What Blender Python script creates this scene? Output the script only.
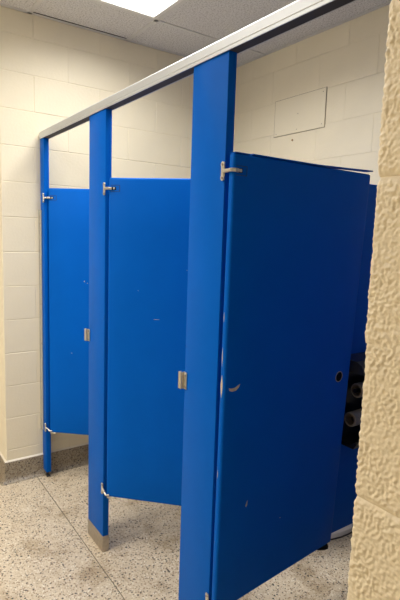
import bpy, bmesh, math, random
from mathutils import Vector, Matrix, noise

for o in list(bpy.data.objects):
    bpy.data.objects.remove(o, do_unlink=True)
scene = bpy.context.scene
COL = scene.collection
random.seed(7)

# ------------------------------------------------------------------ camera
F, YAW, PITCH, ROLL = 490.01, 0.9612, 0.1290, 0.0323
CAM = Vector((3.0126, -0.9118, 1.5481))
fw = Vector((-math.sin(YAW)*math.cos(PITCH), math.cos(YAW)*math.cos(PITCH), -math.sin(PITCH)))
rt = Vector((math.cos(YAW), math.sin(YAW), 0))
up = rt.cross(fw)
cr, sr = math.cos(ROLL), math.sin(ROLL)
Rc = rt*cr + up*sr
Uc = up*cr - rt*sr
cam_data = bpy.data.cameras.new('camera')
cam_data.sensor_fit = 'VERTICAL'
cam_data.sensor_height = 36.0
cam_data.sensor_width = 24.0
cam_data.lens = F/600*36.0
cam_data.clip_start = 0.02
cam = bpy.data.objects.new('camera', cam_data)
COL.objects.link(cam)
m = Matrix.Identity(4)
for i in range(3):
    m[i][0], m[i][1], m[i][2], m[i][3] = Rc[i], Uc[i], -fw[i], CAM[i]
cam.matrix_world = m
scene.camera = cam

# ------------------------------------------------------------------ world, exposure
world = bpy.data.worlds.new('world')
scene.world = world
world.use_nodes = True
world.node_tree.nodes['Background'].inputs['Color'].default_value = (0.9, 0.88, 0.85, 1)
world.node_tree.nodes['Background'].inputs['Strength'].default_value = 0.05
scene.view_settings.view_transform = 'Standard'
scene.view_settings.look = 'None'
scene.view_settings.gamma = 1.0
scene.view_settings.use_curve_mapping = False
scene.view_settings.exposure = 0.0
FIXTURES = [((2, 5), 22.0), ((2, 3), 13.0), ((2, 1), 48.0)]      # ceiling-grid cell of each lamp, watts; last two unseen, added and tuned for brightness
SPREAD = math.radians(153)
LAMP_COLOR = (1.0, .98, .94)

# ------------------------------------------------------------------ measured dimensions (metres)
HB, HR = 2.0853, 0.0427          # underside and height of the head rail
T = 0.0304                       # pilaster thickness
D = 1.4035                       # back wall
H = 2.77                         # ceiling
YC = -0.2246                     # outer corner of the left wall
COURSE, BLK = 0.2032, 0.4064
YW, XW = -0.395, 2.637           # face and end of the block wall beside the camera
YB = -0.19                       # its rear face
XE, YF, XL = 4.3, -2.6, -1.2     # other limits of the room


# ------------------------------------------------------------------ material helpers
def new_mat(name):
    mt = bpy.data.materials.new(name)
    mt.use_nodes = True
    nt = mt.node_tree
    b = nt.nodes['Principled BSDF']
    return mt, nt, b


def N(nt, typ, **kw):
    n = nt.nodes.new(typ)
    for k, v in kw.items():
        if k in n.inputs:
            n.inputs[k].default_value = v
        else:
            setattr(n, k, v)
    return n


def ramp(nt, stops, interp='LINEAR'):
    r = nt.nodes.new('ShaderNodeValToRGB')
    r.color_ramp.interpolation = interp
    els = r.color_ramp.elements
    while len(els) < len(stops):
        els.new(0.5)
    for e, (p, c) in zip(els, stops):
        e.position = p
        e.color = (*c, 1)
    return r


def paint(name, col, rough=0.5, var=0.06, scale=3.0, bumps=(), spec=0.5):
    """painted surface: slight colour drift + layered fine relief"""
    mt, nt, b = new_mat(name)
    tc = N(nt, 'ShaderNodeTexCoord')
    n1 = N(nt, 'ShaderNodeTexNoise', Scale=scale, Detail=5.0)
    nt.links.new(tc.outputs['Object'], n1.inputs['Vector'])
    lo = tuple(c*(1-var) for c in col)
    hi = tuple(min(1, c*(1+var)) for c in col)
    r = ramp(nt, [(0.3, lo), (0.7, hi)])
    nt.links.new(n1.outputs['Fac'], r.inputs['Fac'])
    nt.links.new(r.outputs['Color'], b.inputs['Base Color'])
    b.inputs['Roughness'].default_value = rough
    b.inputs['Specular IOR Level'].default_value = spec
    prev = None
    for sc, st, dist in bumps:
        nn = N(nt, 'ShaderNodeTexNoise', Scale=sc, Detail=3.0)
        nt.links.new(tc.outputs['Object'], nn.inputs['Vector'])
        bp = N(nt, 'ShaderNodeBump', Strength=st, Distance=dist)
        nt.links.new(nn.outputs['Fac'], bp.inputs['Height'])
        if prev:
            nt.links.new(prev.outputs['Normal'], bp.inputs['Normal'])
        prev = bp
    if prev:
        nt.links.new(prev.outputs['Normal'], b.inputs['Normal'])
    return mt


def metal(name, col, rough=0.35, metallic=1.0, var=0.18, scale=60.0):
    mt, nt, b = new_mat(name)
    tc = N(nt, 'ShaderNodeTexCoord')
    n1 = N(nt, 'ShaderNodeTexNoise', Scale=scale, Detail=4.0)
    nt.links.new(tc.outputs['Object'], n1.inputs['Vector'])
    r = ramp(nt, [(0.3, tuple(c*(1-var) for c in col)), (0.7, col)])
    nt.links.new(n1.outputs['Fac'], r.inputs['Fac'])
    nt.links.new(r.outputs['Color'], b.inputs['Base Color'])
    b.inputs['Metallic'].default_value = metallic
    b.inputs['Roughness'].default_value = rough
    return mt


def emit(name, col, strength):
    mt, nt, b = new_mat(name)
    b.inputs['Base Color'].default_value = (0.8, 0.8, 0.8, 1)
    b.inputs['Emission Color'].default_value = (*col, 1)
    b.inputs['Emission Strength'].default_value = strength
    return mt


def terrazzo(name, dark=1.0):
    mt, nt, b = new_mat(name)
    tc = N(nt, 'ShaderNodeTexCoord')
    L = nt.links.new
    # stone chips
    v = N(nt, 'ShaderNodeTexVoronoi', Scale=150.0)
    L(tc.outputs['Object'], v.inputs['Vector'])
    sep = N(nt, 'ShaderNodeSeparateColor')
    L(v.outputs['Color'], sep.inputs['Color'])
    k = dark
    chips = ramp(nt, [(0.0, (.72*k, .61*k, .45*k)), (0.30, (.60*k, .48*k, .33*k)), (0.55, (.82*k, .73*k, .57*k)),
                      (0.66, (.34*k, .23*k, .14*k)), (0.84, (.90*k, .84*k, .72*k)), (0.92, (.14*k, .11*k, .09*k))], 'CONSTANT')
    L(sep.outputs['Red'], chips.inputs['Fac'])
    # cement between the chips
    edge = ramp(nt, [(0.42, (0, 0, 0)), (0.60, (1, 1, 1))])
    L(v.outputs['Distance'], edge.inputs['Fac'])
    mix = N(nt, 'ShaderNodeMix', data_type='RGBA')
    L(edge.outputs['Color'], mix.inputs[0])
    L(chips.outputs['Color'], mix.inputs[6])
    mix.inputs[7].default_value = (.70*k, .59*k, .44*k, 1)
    # sparse larger black chips
    v2 = N(nt, 'ShaderNodeTexVoronoi', Scale=68.0)
    L(tc.outputs['Object'], v2.inputs['Vector'])
    s2 = N(nt, 'ShaderNodeSeparateColor')
    L(v2.outputs['Color'], s2.inputs['Color'])
    pick = N(nt, 'ShaderNodeMath', operation='GREATER_THAN')
    L(s2.outputs['Green'], pick.inputs[0]); pick.inputs[1].default_value = 0.74
    near = N(nt, 'ShaderNodeMath', operation='LESS_THAN')
    L(v2.outputs['Distance'], near.inputs[0]); near.inputs[1].default_value = 0.31
    both = N(nt, 'ShaderNodeMath', operation='MULTIPLY')
    L(pick.outputs[0], both.inputs[0]); L(near.outputs[0], both.inputs[1])
    mix2 = N(nt, 'ShaderNodeMix', data_type='RGBA')
    L(both.outputs[0], mix2.inputs[0]); L(mix.outputs[2], mix2.inputs[6])
    mix2.inputs[7].default_value = (.045, .04, .035, 1)
    # ingrained dirt patches
    dn = N(nt, 'ShaderNodeTexNoise', Scale=4.5, Detail=6.0, Roughness=0.65)
    L(tc.outputs['Object'], dn.inputs['Vector'])
    dr = ramp(nt, [(0.36, (.68, .63, .56)), (0.49, (1, 1, 1))])
    L(dn.outputs['Fac'], dr.inputs['Fac'])
    mul = N(nt, 'ShaderNodeMix', data_type='RGBA', blend_type='MULTIPLY')
    mul.inputs[0].default_value = 1.0
    L(mix2.outputs[2], mul.inputs[6]); L(dr.outputs['Color'], mul.inputs[7])
    L(mul.outputs[2], b.inputs['Base Color'])
    b.inputs['Roughness'].default_value = 0.42
    return mt


def ceiling_tile_mat():
    mt, nt, b = new_mat('acoustic_tile')
    tc = N(nt, 'ShaderNodeTexCoord'); L = nt.links.new
    n1 = N(nt, 'ShaderNodeTexNoise', Scale=110.0, Detail=4.0, Roughness=0.7)
    L(tc.outputs['Object'], n1.inputs['Vector'])
    r = ramp(nt, [(0.36, (.42, .40, .38)), (0.50, (.74, .73, .72)), (0.7, (.80, .79, .78))])
    L(n1.outputs['Fac'], r.inputs['Fac'])
    L(r.outputs['Color'], b.inputs['Base Color'])
    b.inputs['Roughness'].default_value = 0.9
    bp = N(nt, 'ShaderNodeBump', Strength=0.5, Distance=0.003)
    L(n1.outputs['Fac'], bp.inputs['Height']); L(bp.outputs['Normal'], b.inputs['Normal'])
    return mt


M = {}
M['wall'] = paint('cream_block_paint', (.80, .725, .555), 0.5, 0.03, 4.0, [(60, .30, .003), (220, .25, .001)])
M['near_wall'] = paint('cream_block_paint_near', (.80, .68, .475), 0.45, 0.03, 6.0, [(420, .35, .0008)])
M['plain_wall'] = paint('cream_plain_paint', (.78, .71, .55), 0.5, 0.03, 4.0, [(60, .3, .003)])
M['plate'] = paint('cream_plate_paint', (.80, .73, .565), 0.4, 0.01)
M['blue'] = paint('blue_partition_paint', (.0002, .105, .505), 0.42, 0.03, 6.0, [(500, .04, .0004)], 0.045)
M['floor'] = terrazzo('terrazzo_floor', 0.92)
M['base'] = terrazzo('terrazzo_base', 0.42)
M['joint'] = paint('dark_floor_joint', (.12, .10, .08), 0.8)
M['caulk'] = paint('cream_caulk', (.80, .74, .62), 0.5)
M['tile'] = ceiling_tile_mat()
M['tee'] = paint('grid_enamel', (.70, .69, .67), 0.4, 0.02)
M['plenum'] = paint('dark_plenum', (.05, .05, .05), 0.9)
M['alu'] = metal('satin_aluminium', (.61, .63, .65), 0.45, 0.45, .03, 8.0)
M['nickel'] = metal('cast_nickel', (.72, .68, .60), 0.38, 0.9)
M['steel'] = metal('worn_stainless', (.50, .45, .39), 0.42, 0.9)
M['strip'] = metal('grey_zinc_strip', (.52, .49, .43), 0.5, 0.15, .1)
M['black'] = paint('black_plastic', (.012, .012, .013), 0.3, 0.02)
M['hood'] = paint('smoked_plastic', (.035, .038, .045), 0.25, 0.02)
M['dark'] = paint('dark_recess', (.006, .007, .01), 0.8, 0.02, 6.0, (), 0.1)
M['slotline'] = paint('dark_blue_seam', (.001, .03, .13), 0.5)
M['plate_outline'] = paint('brown_outline', (.30, .24, .16), 0.8, 0.2, 20)
M['cavity_shade'] = paint('dark_channel_shade', (.035, .032, .03), 0.7, 0.1, 8.0)  # near-black, painted shade of the rail's hollow
M['chip'] = paint('bare_tan_primer', (.58, .47, .33), 0.7, 0.15, 60)
M['card'] = paint('grey_cardboard', (.27, .235, .19), 0.8, 0.08, 30)
M['cardin'] = paint('brown_cardboard', (.20, .15, .10), 0.85, 0.08, 30)
M['china'] = paint('white_china', (.86, .86, .84), 0.12, 0.01)
M['seat'] = paint('black_seat', (.02, .02, .02), 0.3, 0.02)
M['rust'] = paint('rusty_brown', (.32, .17, .06), 0.8, 0.1, 80)
M['lamp'] = emit('lit_diffuser', (1.0, .97, .92), 1.6)
M['lampframe'] = paint('white_enamel', (.82, .81, .79), 0.35, 0.01)


# ------------------------------------------------------------------ mesh helpers
def bm_box(bm, x0, x1, y0, y1, z0, z1, bev=0.0, seg=1):
    r = bmesh.ops.create_cube(bm, size=1.0)
    vs = r['verts']
    for v in vs:
        v.co = Vector((x0+(v.co.x+.5)*(x1-x0), y0+(v.co.y+.5)*(y1-y0), z0+(v.co.z+.5)*(z1-z0)))
    if bev > 0:
        es = list({e for v in vs for e in v.link_edges})
        bmesh.ops.bevel(bm, geom=es, offset=bev, segments=seg, affect='EDGES', profile=.5)
    return bm


def box(*a, **k):
    return bm_box(bmesh.new(), *a, **k)


def bm_cyl(bm, p0, p1, r0, r1=None, n=16, cap=True):
    r1 = r0 if r1 is None else r1
    p0, p1 = Vector(p0), Vector(p1)
    d = p1-p0
    q = d.to_track_quat('Z', 'Y').to_matrix().to_4x4()
    mat = Matrix.Translation((p0+p1)/2) @ q
    bmesh.ops.create_cone(bm, cap_ends=cap, segments=n, radius1=r0, radius2=r1, depth=d.length, matrix=mat)
    return bm


def bm_tube(bm, p0, p1, ro, ri, n=24):
    p0, p1 = Vector(p0), Vector(p1)
    q = (p1-p0).to_track_quat('Z', 'Y')
    rings = []
    for p, r in ((p0, ri), (p0, ro), (p1, ro), (p1, ri)):
        rings.append([bm.verts.new(p+q @ Vector((r*math.cos(2*math.pi*k/n), r*math.sin(2*math.pi*k/n), 0))) for k in range(n)])
    for a in range(4):
        A, B = rings[a], rings[(a+1) % 4]
        for k in range(n):
            bm.faces.new((A[k], A[(k+1) % n], B[(k+1) % n], B[k]))
    return bm


def extrude_profile(prof, place, s0, s1):
    """closed profile (a, z) swept from s0 to s1; place(a, s, z) -> point"""
    bm = bmesh.new()
    A = [bm.verts.new(place(a, s0, z)) for a, z in prof]
    B = [bm.verts.new(place(a, s1, z)) for a, z in prof]
    n = len(prof)
    for i in range(n):
        bm.faces.new((A[i], A[(i+1) % n], B[(i+1) % n], B[i]))
    bm.faces.new(A); bm.faces.new(B)
    return bm


def mesh_of(name, bm, mat, smooth=False):
    bmesh.ops.recalc_face_normals(bm, faces=bm.faces[:])
    me = bpy.data.meshes.new(name)
    bm.to_mesh(me); bm.free()
    me.materials.append(mat)
    if smooth:
        me.polygons.foreach_set('use_smooth', [True]*len(me.polygons))
        try:
            me.set_sharp_from_angle(angle=math.radians(40))
        except Exception:
            pass
    return me


def obj(name, bm, mat, parent=None, smooth=False, loc=None):
    me = bm if isinstance(bm, bpy.types.Mesh) else mesh_of(name, bm, mat, smooth)
    o = bpy.data.objects.new(name, me)
    COL.objects.link(o)
    if parent:
        o.parent = parent
    if loc:
        o.location = loc
    return o


def empty(name, loc=(0, 0, 0), rz=0.0):
    o = bpy.data.objects.new(name, None)
    o.empty_display_size = 0.1
    COL.objects.link(o)
    o.location = loc
    o.rotation_euler = (0, 0, rz)
    return o


def tag(o, label, cat, group=None):
    o['label'] = label; o['category'] = cat
    if group:
        o['group'] = group
    return o


def structure(o, label=None, cat=None):
    o['kind'] = 'structure'
    if label:
        o['label'] = label
    if cat:
        o['category'] = cat
    return o


# ------------------------------------------------------------------ block walls
G = 0.0014          # half joint width
block_cache = {}


def block_mesh(w, d, h, mat, bev=.0022):
    key = (round(w, 4), round(d, 4), round(h, 4), mat.name, bev)
    if key not in block_cache:
        block_cache[key] = mesh_of('block', box(0, w, 0, d, 0, h, bev=bev), mat)
    return block_cache[key]


def block_wall(parent, origin, direction, length, depth, phase, mat, ztop=H, G=G, bev=.0022):
    """running-bond blocks; face runs from origin along direction (x or y axis unit), depth goes to the left of it"""
    ox, oy = origin
    k = 0
    z = 0.0
    while z < ztop-0.01:
        z1 = min(z+COURSE, ztop)
        st = phase if k % 2 else phase+BLK/2
        st = st % BLK
        cuts = [0.0]
        s = st
        while s < length-0.02:
            if s > 0.02:
                cuts.append(s)
            s += BLK
        cuts.append(length)
        for a, b in zip(cuts[:-1], cuts[1:]):
            w = b-a-2*G
            me = block_mesh(w, depth, z1-z-2*G, mat, bev)
            o = bpy.data.objects.new('block', me)
            COL.objects.link(o)
            o.parent = parent
            jit = random.uniform(-.0007, .0007)
            if direction == 'y':      # face looks to +x, depth towards -x
                o.rotation_euler = (0, 0, math.pi/2)
                o.location = (ox+jit, oy+a+G, z+G)
            else:                     # face looks to -y, depth towards +y
                o.location = (ox+a+G, oy+jit, z+G)
        z = z1
        k += 1


# left wall: the end wall of the stall row, ends in an outer corner
wl = structure(obj('wall_left', box(-.198, -.002, YC+.002, D+.2, 0, H), M['wall']))
block_wall(wl, (0, YC), 'y', D-YC, .20, (0.78-YC), M['wall'])
# back wall behind the stalls
wb = structure(obj('wall_back', box(0.0, 2.95, D+.002, D+.2, 0, H), M['wall']))
block_wall(wb, (0, D), 'x', 2.75, .20, 0.26, M['wall'], G=.0003, bev=.0010)
# short wall leading away from the outer corner
wf = structure(obj('wall_corner_return', box(XL, -.2, YC+.0032, YC+.2, 0, H), M['wall']))
block_wall(wf, (XL, YC), 'x', -.2-XL, .195, 0.2, M['wall'])
# walls around the rest of the room
structure(obj('wall_far', box(XL-.15, XL, YF-.15, YC+.2, 0, H), M['plain_wall']))
structure(obj('wall_front', box(XL, XE, YF-.15, YF, 0, H), M['plain_wall']))
structure(obj('wall_entry', box(XE, XE+.15, YF-.15, YB, 0, H), M['plain_wall']))
structure(obj('wall_stall_end', box(2.75, 2.95, YB, D, 0, H), M['plain_wall']))

# wall right beside the camera: thick textured paint, every bump is real relief
wr = structure(obj('wall_right', box(XW+.0045, XE, YW+.0045, YB, 0, H), M['near_wall']))


def rough_block(x0, x1, z0, z1, fine, g0, g1):
    """g0, g1: depth of the painted-over bed joint below and above"""
    bm = bmesh.new()
    R = 0.006
    st = 0.0012 if fine else 0.02
    path = []                                   # (point, normal) round the wall end
    y = YB
    while y > YW+R:
        path.append(((x0, y), (-1, 0)))
        y -= 0.008 if y > YW+.02 else st
    for i in range(7):
        a = math.pi/2*i/6
        path.append(((x0+R-R*math.cos(a), YW+R-R*math.sin(a)), (-math.cos(a), -math.sin(a))))
    x = x0+R+st
    while x < x1:
        path.append(((x, YW), (0, -1)))
        x += st if x < x0+.085 else 0.008
    path.append(((x1, YW), (0, -1)))
    nz = max(4, int(round((z1-z0)/st)))
    rows = []
    for j in range(nz+1):
        z = z0+(z1-z0)*j/nz
        e0 = max(0.0, 1-(z-z0)/.011); e1 = max(0.0, 1-(z1-z)/.011)
        row = []
        for (px, py), (nx, ny) in path:
            p = Vector((px, py, z))
            a1 = noise.noise(Vector((p.x*230, p.y*230, p.z*190))); a2 = noise.noise(p*420+Vector((7, 3, 1))); a3 = noise.noise(p*60)
            d = 0.0024*a1+0.0010*a2+0.0010*a3
            d *= 0.8+0.5*noise.noise(p*22+Vector((2, 9, 4)))
            ed = max(e0, e1)
            d = d*(1-(.75 if ed == e0 and g0 > .001 or ed == e1 and g1 > .001 else .2)*ed)-(g0*e0*e0+g1*e1*e1)
            if x1-px < 0.006:
                d -= 0.003*(1-(x1-px)/0.006)
            row.append(bm.verts.new((px+nx*d, py+ny*d, z)))
        rows.append(row)
    for j in range(nz):
        for i in range(len(path)-1):
            bm.faces.new((rows[j][i], rows[j][i+1], rows[j+1][i+1], rows[j+1][i]))
    me = mesh_of('block', bm, M['near_wall'])
    me.polygons.foreach_set('use_smooth', [True]*len(me.polygons))
    return me


JOINT = {6: .0032, 7: .0004, 8: .0036}
k = 0
z = 0.0
while z < H-.01:
    z1 = min(z+COURSE, H)
    w = BLK if k % 2 else BLK/2+.1
    xs = XW-(.004 if k >= 8 else .0025 if k == 7 else 0)
    obj('block', rough_block(xs, XW+w, z, z1, 5 <= k <= 9, JOINT.get(k, .0025), JOINT.get(k+1, .0025)), None, wr)
    x = XW+w
    while x < XE-.02:
        xb = min(x+BLK, XE)
        o = bpy.data.objects.new('block', block_mesh(xb-x-2*G, .12, z1-z-2*G, M['near_wall']))
        COL.objects.link(o); o.parent = wr
        o.location = (x+G, YW, z+G)
        x = xb
    z = z1
    k += 1

# ------------------------------------------------------------------ floor
YJ = -0.047
fl = structure(obj('floor', box(XL-.2, XE+.2, YF-.2, D+.2, -.08, -.004), M['joint']))
obj('floor_slab', box(XL-.2, XE+.2, YF-.2, YJ-.0022, -.03, 0, bev=.001), M['floor'], fl)
obj('floor_slab', box(XL-.2, XE+.2, YJ+.0022, D+.2, -.03, 0, bev=.001), M['floor'], fl)

# cove base with its bead of paint along the top
HBASE = 0.130
PROF = [(0, 0), (0, HBASE), (.008, HBASE), (.011, HBASE-.003), (.011, .034), (.0135, .021), (.019, .011), (.027, .004), (.038, 0)]
CAULK = [(0, HBASE), (0, HBASE+.008), (.003, HBASE+.007), (.0085, HBASE+.0002)]
def swept(prof, place, ends):
    bm = bmesh.new()
    A = [bm.verts.new(place(a, ends[0](a), z)) for a, z in prof]
    B = [bm.verts.new(place(a, ends[1](a), z)) for a, z in prof]
    n = len(prof)
    for i in range(n):
        bm.faces.new((A[i], A[(i+1) % n], B[(i+1) % n], B[i]))
    bm.faces.new(A); bm.faces.new(B)
    return bm


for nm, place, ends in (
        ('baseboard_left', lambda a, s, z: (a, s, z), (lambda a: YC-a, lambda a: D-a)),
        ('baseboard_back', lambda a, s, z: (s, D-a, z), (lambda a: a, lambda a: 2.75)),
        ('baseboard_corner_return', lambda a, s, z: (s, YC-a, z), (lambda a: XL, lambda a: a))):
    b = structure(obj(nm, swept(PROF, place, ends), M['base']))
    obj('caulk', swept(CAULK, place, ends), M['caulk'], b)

# ------------------------------------------------------------------ ceiling
ce = structure(obj('ceiling', box(XL-.2, XE+.2, YF-.2, D+.2, 2.93, 2.97), M['plenum']))
gx = [XL, .378-1.2192, .378, .378+1.2192, .378+2*1.2192, .378+3*1.2192, XE]
gy = [YF] + [-.053+.6096*i for i in range(-4, 3)] + [D]
lights = {c for c, p in FIXTURES}
for i in range(len(gx)-1):
    for j in range(len(gy)-1):
        if (i, j) in lights:
            continue
        x0, x1, y0, y1 = gx[i]+.004, gx[i+1]-.004, gy[j]+.004, gy[j+1]-.004
        # tiles that were cut short of the left wall leave a dark slot
        if i == 1:
            for a, b, c, d in ((x0, -.2, y0, y1), (0.0 + (.030 if j == 5 else .008), x1, y0, y1)):
                if a < 0 and c > YC:
                    continue
                obj('ceiling_tile', box(a, b, c, d, H+.003, H+.018, bev=.002), M['tile'], ce)
            continue
        if j == len(gy)-2:
            y1 -= .012
        obj('ceiling_tile', box(x0, x1, y0, y1, H+.003, H+.018, bev=.002), M['tile'], ce)
TW = .012


def tee(x0, x1, y0, y1):
    bm = box(x0, x1, y0, y1, H-.001, H+.002)
    if x1-x0 > y1-y0:
        bm_box(bm, x0, x1, (y0+y1)/2-.001, (y0+y1)/2+.001, H+.002, H+.035)
    else:
        bm_box(bm, (x0+x1)/2-.001, (x0+x1)/2+.001, y0, y1, H+.002, H+.035)
    return bm


for y in gy[1:-1]:
    obj('grid_tee', tee(0 if y > YC else XL, 2.75 if y > YB else XE, y-TW, y+TW), M['tee'], ce)
for x in gx[1:-1]:
    ymax = D if 0 < x < 2.75 else (YC if x < 0 else YB)
    obj('grid_tee', tee(x-TW, x+TW, YF, ymax), M['tee'], ce)
obj('wall_angle', box(0, .022, YC, D, H-.001, H+.002), M['tee'], ce)
obj('wall_angle', box(0, 2.75, D-.022, D, H-.001, H+.002), M['tee'], ce)


def troffer(cell, watts, label):
    i, j = cell
    x0, x1, y0, y1 = gx[i]+.013, gx[i+1]-.013, gy[j]+.013, gy[j+1]-.013
    t = tag(empty('ceiling_light', ((x0+x1)/2, (y0+y1)/2, H)), label, 'ceiling light', 'recessed ceiling lights')
    cx, cy = (x1-x0)/2, (y1-y0)/2
    bm = bmesh.new()
    for a in ((-cx, cx, -cy, -cy+.022), (-cx, cx, cy-.022, cy), (-cx, -cx+.022, -cy+.022, cy-.022), (cx-.022, cx, -cy+.022, cy-.022)):
        bm_box(bm, *a, -.002, .012)
    bmesh.ops.remove_doubles(bm, verts=bm.verts[:], dist=.0001)
    obj('frame', bm, M['lampframe'], t)
    obj('housing', box(-cx, cx, -cy, cy, .022, .10), M['lampframe'], t)
    obj('diffuser', box(-cx+.02, cx-.02, -cy+.02, cy-.02, .004, .010), M['lamp'], t)
    ld = bpy.data.lights.new('lamp_tubes', 'AREA')
    ld.shape = 'RECTANGLE'; ld.size = 2*cx-.05; ld.size_y = 2*cy-.05
    ld.energy = watts; ld.color = LAMP_COLOR; ld.spread = SPREAD
    lo = bpy.data.objects.new('lamp_tubes', ld)
    COL.objects.link(lo); lo.parent = t; lo.location = (0, 0, .003)


for n_, (cell, watts) in enumerate(FIXTURES):
    troffer(cell, watts, 'bright white recessed ceiling light panel above the blue stalls' if n_ == 0
            else 'unseen recessed ceiling light panel %s' % ('over the open floor in front of the stalls', 'by the wall opposite the stalls')[n_-1])


# ------------------------------------------------------------------ toilet partitions
ZH, ZL = 1.744, 0.333            # hinge heights


def screw(parent, p, axis, r=.0042):
    bm = bmesh.new()
    p = Vector(p); a = Vector(axis)
    bm_cyl(bm, p, p+a*.003, r, r*.75, 10)
    return obj('screw', bm, M['steel'], parent)


def hinge_bracket(parent, x, low, corner, turn):
    """cast T bracket on the right front edge of a pilaster; parent origin at the pilaster's front left foot"""
    zc = ZL if low else ZH
    hh = .0270
    bm = box(x-.013, x+.004, -.006, 0, zc-hh, zc+hh, bev=.0025)
    for s in (-1, 1):
        bm_cyl(bm, (x-.004, -.0062, zc+s*.020), (x-.004, -.003, zc+s*.020), .0085, .0085, 14)
    # arm reaching round the door's hinge edge to its face
    u = Vector((math.cos(turn), math.sin(turn), 0)); nn = Vector((math.sin(turn), -math.cos(turn), 0))
    cn = Vector((corner[0], corner[1], 0))
    dz = -.016 if low else 0.0
    ra = .0044 if low else .0060
    zv = Vector((0, 0, zc))
    pts = [Vector((x+.001, -.003, zc)), cn-u*.009+zv+Vector((0, 0, dz*.5)), cn+nn*.007+u*.001+zv+Vector((0, 0, dz)), cn+u*.014+nn*.004+zv+Vector((0, 0, dz))]
    for a_, b_ in zip(pts[:-1], pts[1:]):
        bm_cyl(bm, a_, b_+(b_-a_).normalized()*.002, ra, ra, 12)
    h = obj('hinge_bracket', bm, M['nickel'], parent)
    for s in (-1, 1):
        screw(h, (x-.004, -.0062, zc+s*.020), (0, -1, 0))
    return h


def strike(parent, x):
    """strike keeper bent round the left front edge of a pilaster"""
    zc, hh = 1.050, .030
    bm = box(x-.001, x+.016, -.004, 0, zc-hh, zc+hh, bev=.0012)
    bm_box(bm, x-.004, x-.001, -.014, .022, zc-hh, zc+hh, bev=.0008)
    bm_box(bm, x-.018, x-.001, -.016, -.012, zc-hh, zc+hh, bev=.0018)
    bm_box(bm, x-.018, x-.013, -.016, -.004, zc-hh, zc+hh, bev=.0015)
    k = obj('strike_keeper', bm, M['nickel'], parent)
    for s in (-1, 1):
        screw(k, (x+.009, -.004, zc+s*.021), (0, -1, 0), .005)
    return k


def pilaster(x0, x1, label, foot='shoe', keeper=True, corner=None, turn=0.7):
    w = x1-x0
    t = tag(empty('pilaster', (x0, 0, 0)), label, 'pilaster', 'blue pilasters of the stall row')
    z0 = .034 if foot == 'bolt' else .004
    bm = box(0, w, 0, T, z0, HB+.012, bev=.0022, seg=2)
    post = obj('post', bm, M['blue'], t, smooth=True)
    # seam where the two sheet-metal faces lock together
    obj('edge_seam', box(w-.0003, w+.0008, T*.55, T*.62, z0+.01, HB), M['blue'], post)
    if foot == 'shoe':
        bm = bmesh.new()
        e = .0025
        bm_box(bm, -e, w+e, -e, T+e, 0, .084, bev=.0035, seg=2)
        obj('shoe', bm, M['steel'], t, smooth=True)
        screw(t, (w-.004, T/2, .088), (1, 0, .2))
    else:
        bm = box(.030, w-.004, .004, T-.004, 0, .010, bev=.002)
        bm_cyl(bm, (w/2+.012, T/2, .008), (w/2+.012, T/2, .040), .009, .009, 12)
        obj('levelling_bolt', bm, M['black'], t)
    if keeper:
        strike(t, 0)
    if corner:
        cl = (corner[0]-x0, corner[1])
        hinge_bracket(t, w, False, cl, turn)
        hinge_bracket(t, w, True, cl, turn)
    return t


XF, XM0, XM1, XN0, XN1 = .0722, .7596, .9458, 1.6288, 1.8144
A_MID, A_FAR = math.radians(44.5), math.radians(48)
C_MID, C_FAR = (.976, .002), (.092, .016)      # hinge corners of the two far doors
pf = pilaster(0.0006, XF, 'narrow blue end pilaster fixed to the cream block wall', 'bolt', False, C_FAR, A_FAR)
pilaster(XM0, XM1, 'blue middle pilaster with a worn steel shoe on the terrazzo floor', 'shoe', True, C_MID, A_MID)
pilaster(XN0, XN1, 'tall blue pilaster nearest the camera, with strike keeper and hinge', 'shoe', True, (1.856, 0.0), math.radians(90))
pilaster(2.500, 2.690, 'blue pilaster hidden behind the rough wall beside the camera', 'shoe', True)

# continuous wall bracket holding the end pilaster
bm = box(0, .022, -.0065, -.0005, .300, 1.675, bev=.001)
bm_box(bm, -.0006, .004, -.014, -.0005, .300, 1.675, bev=.001)
wbk = obj('wall_bracket', bm, M['strip'], pf)
for i in range(6):
    screw(wbk, (.014, -.0065, .37+i*.245), (0, -1, 0), .0045)

# head rail: extruded channel, open below
prof_face = [(-.0066, HB), (-.0066, HB+.009), (-.0052, HB+.0105), (-.0066, HB+.012), (-.0066, HB+HR-.006), (-.0035, HB+HR-.001), (.003, HB+HR),
             (T-.003, HB+HR), (T+.0035, HB+HR-.001), (T+.0066, HB+HR-.006), (T+.0066, HB), (T+.0030, HB), (T+.0030, HB+HR-.004), (-.0030, HB+HR-.004), (-.0030, HB)]
hr = tag(empty('head_rail', (0, 0, HB)), 'long grey aluminium head rail along the top of the blue pilasters', 'rail')
bm = bmesh.new()
prev = None
for s_, drop in ((.0015, .014), (.004, .008), (.010, .003), (.018, 0.0), (2.748, 0.0)):
    ring = [bm.verts.new((s_, a, (z-HB)*(1-drop/HR))) for a, z in prof_face]
    n = len(ring)
    if prev:
        for i in range(n):
            bm.faces.new((prev[i], prev[(i+1) % n], ring[(i+1) % n], ring[i]))
    else:
        bm.faces.new(ring)
    prev = ring
bm.faces.new(prev)
obj('rail', bm, M['alu'], hr)
obj('cavity_shade_strip', box(.019, 2.747, -.0028, T+.0028, .0008, .006), M['cavity_shade'], hr)  # dark strip across the open channel, stands in for the hollow's shade


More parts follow.
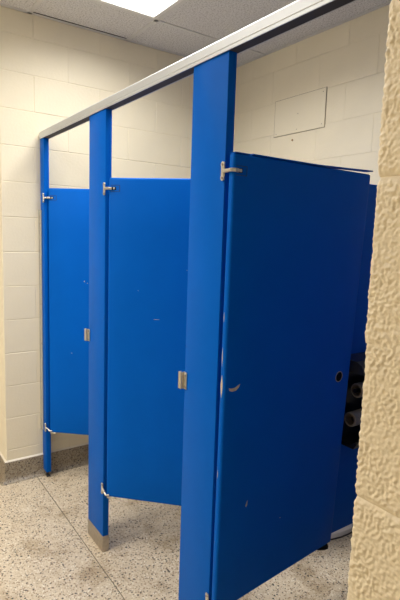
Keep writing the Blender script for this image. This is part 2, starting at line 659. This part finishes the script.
# doors ------------------------------------------------------------
def door_slab(w, z0, z1, fmap, bev=.009, cuts=5):
    bm = box(0, w, 0, .0254, z0, z1)
    es = [e for e in bm.edges]
    bmesh.ops.bevel(bm, geom=es, offset=bev, segments=3, affect='EDGES', profile=.5)
    if cuts:
        for i in range(1, cuts+1):
            for co, no in (((w*i/(cuts+1), 0, 0), (1, 0, 0)), ((0, 0, z0+(z1-z0)*i/(cuts+1)), (0, 0, 1))):
                bmesh.ops.bisect_plane(bm, geom=bm.verts[:]+bm.edges[:]+bm.faces[:], plane_co=co, plane_no=no)
    for v in bm.verts:
        v.co = fmap(v.co.x, v.co.y, v.co.z)
    return bm


def mapped_box(fmap, *a, **k):
    bm = box(*a, **k)
    for v in bm.verts:
        v.co = fmap(v.co.x, v.co.y, v.co.z)
    return bm


def chip(parent, fmap, pts, y=-.0004):
    """flake of missing paint: a thin irregular patch of bare primer"""
    bm = bmesh.new()
    f = [bm.verts.new(fmap(s, y, z)) for s, z in pts]
    b = [bm.verts.new(fmap(s, y+.0008, z)) for s, z in pts]
    n = len(pts)
    bm.faces.new(f); bm.faces.new(b)
    for i in range(n):
        bm.faces.new((f[i], f[(i+1) % n], b[(i+1) % n], b[i]))
    return obj('paint_chip', bm, M['chip'], parent)


def streak(s, z, L, h, n=5, tilt=0.0):
    up_, dn = [], []
    for i in range(n+1):
        u = i/n
        wv = math.sin(math.pi*min(.95, max(.05, u)))*h*random.uniform(.6, 1)
        up_.append((s+L*u, z+tilt*u+wv)); dn.append((s+L*u, z+tilt*u-wv*.5))
    return up_+dn[::-1]


def stall_door(loc, ang, w, z0, z1, fmap, label):
    t = tag(empty('stall_door', loc, ang), label, 'door', 'blue stall doors')
    p = obj('door_panel', door_slab(w, z0, z1, fmap), M['blue'], t, smooth=True)
    # top hinge slot: a dark block on the face paints its inner shadow
    zc = ZH-loc[2]
    s = obj('slot_shade', mapped_box(fmap, .012, .034, -.0006, .004, zc-.006, zc+.007), M['dark'], t)
    bm = bmesh.new()
    bm_box(bm, .050, .0525, -.0008, .004, zc-.014, zc+.015)
    bm_box(bm, .010, .052, -.0008, .004, zc+.0130, zc+.015)
    bm_box(bm, .010, .052, -.0008, .004, zc-.014, zc-.0120)
    for v in bm.verts:
        v.co = fmap(v.co.x, v.co.y, v.co.z)
    obj('slot_rim', bm, M['slotline'], s)
    bmn = bmesh.new()
    bm_box(bmn, .022, .030, -.005, .002, zc-.004, zc+.005, bev=.0015)
    for v in bmn.verts:
        v.co = fmap(v.co.x, v.co.y, v.co.z)
    obj('hinge_pin', bmn, M['nickel'], s)
    # bottom pivot shoe under the hinge corner
    obj('pivot_shoe', mapped_box(fmap, .002, .040, .004, .022, z0-.010, z0+.001, bev=.002), M['nickel'], t)
    return t


flat = lambda s, d, z: Vector((s, d, z))
dm = stall_door((*C_MID, 0), A_MID, .655, .305, 1.791, flat, 'blue stall door half open between the middle and nearest pilasters')
df = stall_door((*C_FAR, 0), A_FAR, .655, .305, 1.801, flat, 'blue stall door ajar at the far end, beside the block wall')
for (s, z, L, h) in ((.215, 1.175, .030, .0012), (.14, 1.30, .006, .0012), (.36, 1.40, .006, .001), (.46, .90, .005, .002)):
    chip(dm, flat, streak(s, z, L, h))
for (s, z, L, h) in ((.14, .82, .008, .003), (.22, 1.26, .006, .006), (.24, 1.25, .005, .004)):
    chip(df, flat, streak(s, z, L, h))
# little latch plates on the closing edges
for d_ in (dm, df):
    bm = box(.648, .656, .003, .022, 1.02, 1.09, bev=.001)
    obj('latch_edge_plate', bm, M['nickel'], d_)

# nearest door, swung right in; it is warped, the foot of its free edge leans inwards
W1 = .652
q00, q01 = Vector((1.852, .0, .307)), Vector((1.857, .0, 1.795))
q10, q11 = Vector((1.792, .645, .307)), Vector((1.849, .652, 1.795))
O1 = Vector((1.855, 0, 0))


def warp(s, d, z):
    u = s/W1; v = (z-.307)/(1.795-.307)
    p = (q00*(1-u)+q10*u)*(1-v)+(q01*(1-u)+q11*u)*v
    tx = (q10-q00)*(1-v)+(q11-q01)*v
    n = tx.cross(Vector((0, 0, 1))).normalized()      # points out of the visible face
    return p-n*d-O1


dn_ = stall_door((1.855, 0, 0), 0, W1, .307, 1.795, warp, 'large dark blue stall door nearest the camera, wide open with a latch hole')
# edge trim on top, split near the hinge and sprung loose at the free end
obj('edge_trim', mapped_box(warp, .004, .062, -.0012, .0262, 1.7945, 1.7965), M['blue'], dn_)
bm = bmesh.new()
prev = None
for i in range(13):
    s = .072+(.658-.072)*i/12
    lift = .0 if s < .36 else .0095*((s-.36)/.298)
    ring = [bm.verts.new(warp(s, a, 1.7950+lift+b)) for a, b in ((-.0012, 0), (.0264, 0), (.0264, .0034), (-.0012, .0034))]
    if prev:
        for k in range(4):
            bm.faces.new((prev[k], prev[(k+1) % 4], ring[(k+1) % 4], ring[k]))
    else:
        bm.faces.new(ring)
    prev = ring
bm.faces.new(prev)
obj('edge_trim', bm, M['blue'], dn_)
# bent bottom trim
bm = bmesh.new()
pts = [(.56, -.0005, .307), (.628, -.0005, .3065), (.634, -.0005, .284), (.610, -.0005, .288)]
f = [bm.verts.new(warp(*p)) for p in pts]; b = [bm.verts.new(warp(p[0], p[1]+.012, p[2])) for p in pts]
bm.faces.new(f); bm.faces.new(b)
for i in range(4):
    bm.faces.new((f[i], f[(i+1) % 4], b[(i+1) % 4], b[i]))
obj('bent_trim', bm, M['dark'], dn_)
# latch hole: a ring and a dark disc, the hole's shade painted in
LS, LZ = .583, 1.032
bm = bmesh.new()
n = 24
for ro, ri, y0, y1 in ((.0215, .0185, -.0014, .003),):
    rings = []
    for r, y in ((ri, y1), (ri, y0), (ro, y0+.0004), (ro, y1)):
        rings.append([bm.verts.new(warp(LS+r*math.cos(2*math.pi*k/n), y, LZ+r*math.sin(2*math.pi*k/n))) for k in range(n)])
    for a in range(3):
        for k in range(n):
            bm.faces.new((rings[a][k], rings[a][(k+1) % n], rings[a+1][(k+1) % n], rings[a+1][k]))
lh = obj('latch_ring', bm, M['steel'], dn_, smooth=True)
bm = bmesh.new()
bm.faces.new([bm.verts.new(warp(LS+.0187*math.cos(2*math.pi*k/n), -.0006, LZ+.0187*math.sin(2*math.pi*k/n))) for k in range(n)])
obj('latch_hole_shade', bm, M['dark'], lh)
# paint chips
chip(dn_, warp, [(.018, 1.081), (.028, 1.078), (.043, 1.078), (.057, 1.084), (.066, 1.088), (.061, 1.077), (.049, 1.068), (.032, 1.067), (.021, 1.072)])
chip(dn_, warp, [(.118, .655), (.124, .668), (.128, .672), (.126, .655), (.121, .648)])
chip(dn_, warp, streak(.30, .545, .006, .002))


def edge_chip(z, L, w, off=0.0):
    """flake on the rounded hinge edge (faces the camera)"""
    bm = bmesh.new()
    n = 9
    rows = []
    for i in range(n+1):
        u = i/n
        ww = w*math.sin(math.pi*min(.97, max(.03, u)))*random.uniform(.7, 1.0)
        rows.append((z+L*u, .0127+off-ww, .0127+off+ww))
    va = [(bm.verts.new(warp(-.0004, a, zz)), bm.verts.new(warp(-.0004, b, zz)),
           bm.verts.new(warp(.0006, b, zz)), bm.verts.new(warp(.0006, a, zz))) for zz, a, b in rows]
    for i in range(n):
        for k in range(4):
            bm.faces.new((va[i][k], va[i][(k+1) % 4], va[i+1][(k+1) % 4], va[i+1][k]))
    bm.faces.new(va[0]); bm.faces.new(va[-1])
    obj('paint_chip', bm, M['chip'], dn_)


edge_chip(1.050, .072, .0050, .001)
edge_chip(1.150, .060, .0016, .003)
edge_chip(1.29, .03, .0014, .003)
edge_chip(.78, .03, .001, .003)

# dividing panels between the stalls --------------------------------
for xc, lab in ((.8527, 'blue dividing panel between the far and middle stalls'), (1.7216, 'blue dividing panel behind the nearest door, carrying the paper dispenser'), (2.595, 'blue dividing panel on the far side of the nearest stall, behind the rough wall')):
    t = tag(empty('divider_panel', (xc, 0, 0)), lab, 'panel', 'blue stall dividers')
    obj('panel', box(-.0125, .0125, T+.012, D-.012, .288, 1.781, bev=.004, seg=2), M['blue'], t, smooth=True)
    for zz in (.42, 1.03, 1.66):
        for yy0, yy1 in ((T, T+.05), (D-.05, D)):
            for xs in (-.019, .0125):
                obj('panel_bracket', box(xs, xs+.0065, yy0, yy1, zz-.02, zz+.02, bev=.001), M['nickel'], t)

# paper dispenser on the divider --------------------------------------
PX = 1.7216+.0125
dsp = tag(empty('paper_dispenser', (PX, .70, .70)), 'black toilet paper dispenser on the divider behind the open door', 'dispenser')
obj('back_plate', box(0, .012, -.015, .20, .018, .375, bev=.003), M['black'], dsp)
bm = extrude_profile([(0, .381), (0, .35), (.012, .330), (.125, .330), (.130, .338), (.118, .364), (.09, .378)],
                     lambda a, s, z: (a, s, z), -.02, .20)
obj('hood', bm, M['hood'], dsp)
obj('bottom_tray', extrude_profile([(0, .018), (0, .034), (.09, .034), (.110, .050), (.116, .044), (.10, .018)],
                                   lambda a, s, z: (a, s, z), -.015, .20), M['black'], dsp)
obj('side_cheek', box(.0, .115, .195, .203, .02, .34, bev=.002), M['black'], dsp)
for yy, zz in ((.0, .245), (.0, .128)):
    bm = bmesh.new()
    bm_cyl(bm, (.062, yy+.02, zz), (.062, .197, zz), .009, .009, 14)
    obj('spindle', bm, M['black'], dsp)
for xx, yy, zz, lab in ((.062, .030, .945, 'upper cardboard paper roll core inside the black dispenser'), (.062, .000, .828, 'lower cardboard paper roll core inside the black dispenser')):
    t = tag(empty('paper_roll', (PX+xx, .70+yy, zz)), lab, 'paper roll', 'roll cores in the dispenser')
    obj('paper_layer', bm_tube(bmesh.new(), (0, .003, 0), (0, .108, 0), .0300, .0235), M['card'], t, smooth=True)
    obj('core', bm_tube(bmesh.new(), (0, 0, 0), (0, .111, 0), .0235, .0215), M['cardin'], t, smooth=True)

# cover plate on the back wall ----------------------------------------
cp = tag(empty('cover_plate', (.505, D, 2.218)), 'flat cream rectangular cover plate screwed high on the block wall', 'plate')
obj('plate', box(0, .430, -.007, -.0015, 0, .225, bev=.0005), M['plate'], cp)
obj('outline_box', box(-.0075, .4325, -.0017, .002, -.0020, .2290), M['plate_outline'], cp)  # thin brown outline added round the plate
for sx, sz in ((.02, .015), (.41, .02), (.41, .205), (.21, .115), (.205, .02)):
    screw(cp, (sx, -.007, sz), (0, -1, 0), .0028)
wp = obj('wall_anchor', bm_cyl(bmesh.new(), (0, 0, 0), (0, -.006, 0), .007, .0045, 10), M['rust'], None, loc=(.672, D, 2.178))
tag(wp, 'tiny rusty wall anchor just below the cream cover plate', 'anchor')


# toilet in the middle stall ---------------------------------------------
def loft(rings, n=28):
    bm = bmesh.new()
    rs = []
    for (cx, cy, z, rx, ry) in rings:
        rs.append([bm.verts.new((cx+rx*math.cos(2*math.pi*k/n), cy+ry*math.sin(2*math.pi*k/n), z)) for k in range(n)])
    for a, b in zip(rs[:-1], rs[1:]):
        for k in range(n):
            bm.faces.new((a[k], a[(k+1) % n], b[(k+1) % n], b[k]))
    bm.faces.new(rs[0]); bm.faces.new(rs[-1])
    return bm


tl = tag(empty('toilet', (1.345, 1.06, 0)), 'white china toilet in the middle stall, its foot just showing under the divider', 'toilet')
obj('bowl', loft([(0, .10, .006, .150, .25), (0, .10, .03, .150, .25), (0, .10, .055, .128, .225), (0, .08, .16, .115, .20), (0, .02, .27, .150, .25), (0, 0, .36, .180, .27),
                  (0, 0, .385, .183, .275), (0, 0, .385, .135, .22), (0, 0, .33, .12, .20), (0, .02, .24, .07, .10)]), M['china'], tl, smooth=True)
obj('foot_ring', loft([(0, .10, 0, .153, .253), (0, .10, .007, .153, .253)]), M['black'], tl)  # thin black ring under the bowl's foot
bm = loft([(0, 0, .388, .188, .28), (0, 0, .402, .186, .278), (0, 0, .404, .150, .235), (0, 0, .388, .135, .22), (0, 0, .388, .188, .28)])
obj('seat', bm, M['seat'], tl, smooth=True)
bm = bmesh.new()
bm_cyl(bm, (0, .225, .38), (0, .225, .72), .014, .014, 14)
bm_cyl(bm, (0, .225, .70), (0, .225, .80), .030, .034, 18)
bm_cyl(bm, (0, .225, .80), (0, .225, .815), .034, .022, 18)
bm_cyl(bm, (0, .225, .735), (0, .345, .735), .014, .014, 14)
fv = obj('flush_valve', bm, M['nickel'], tl, smooth=True)
obj('lever', bm_cyl(bmesh.new(), (-.03, .225, .74), (-.12, .215, .735), .007, .006, 10), M['nickel'], fv)
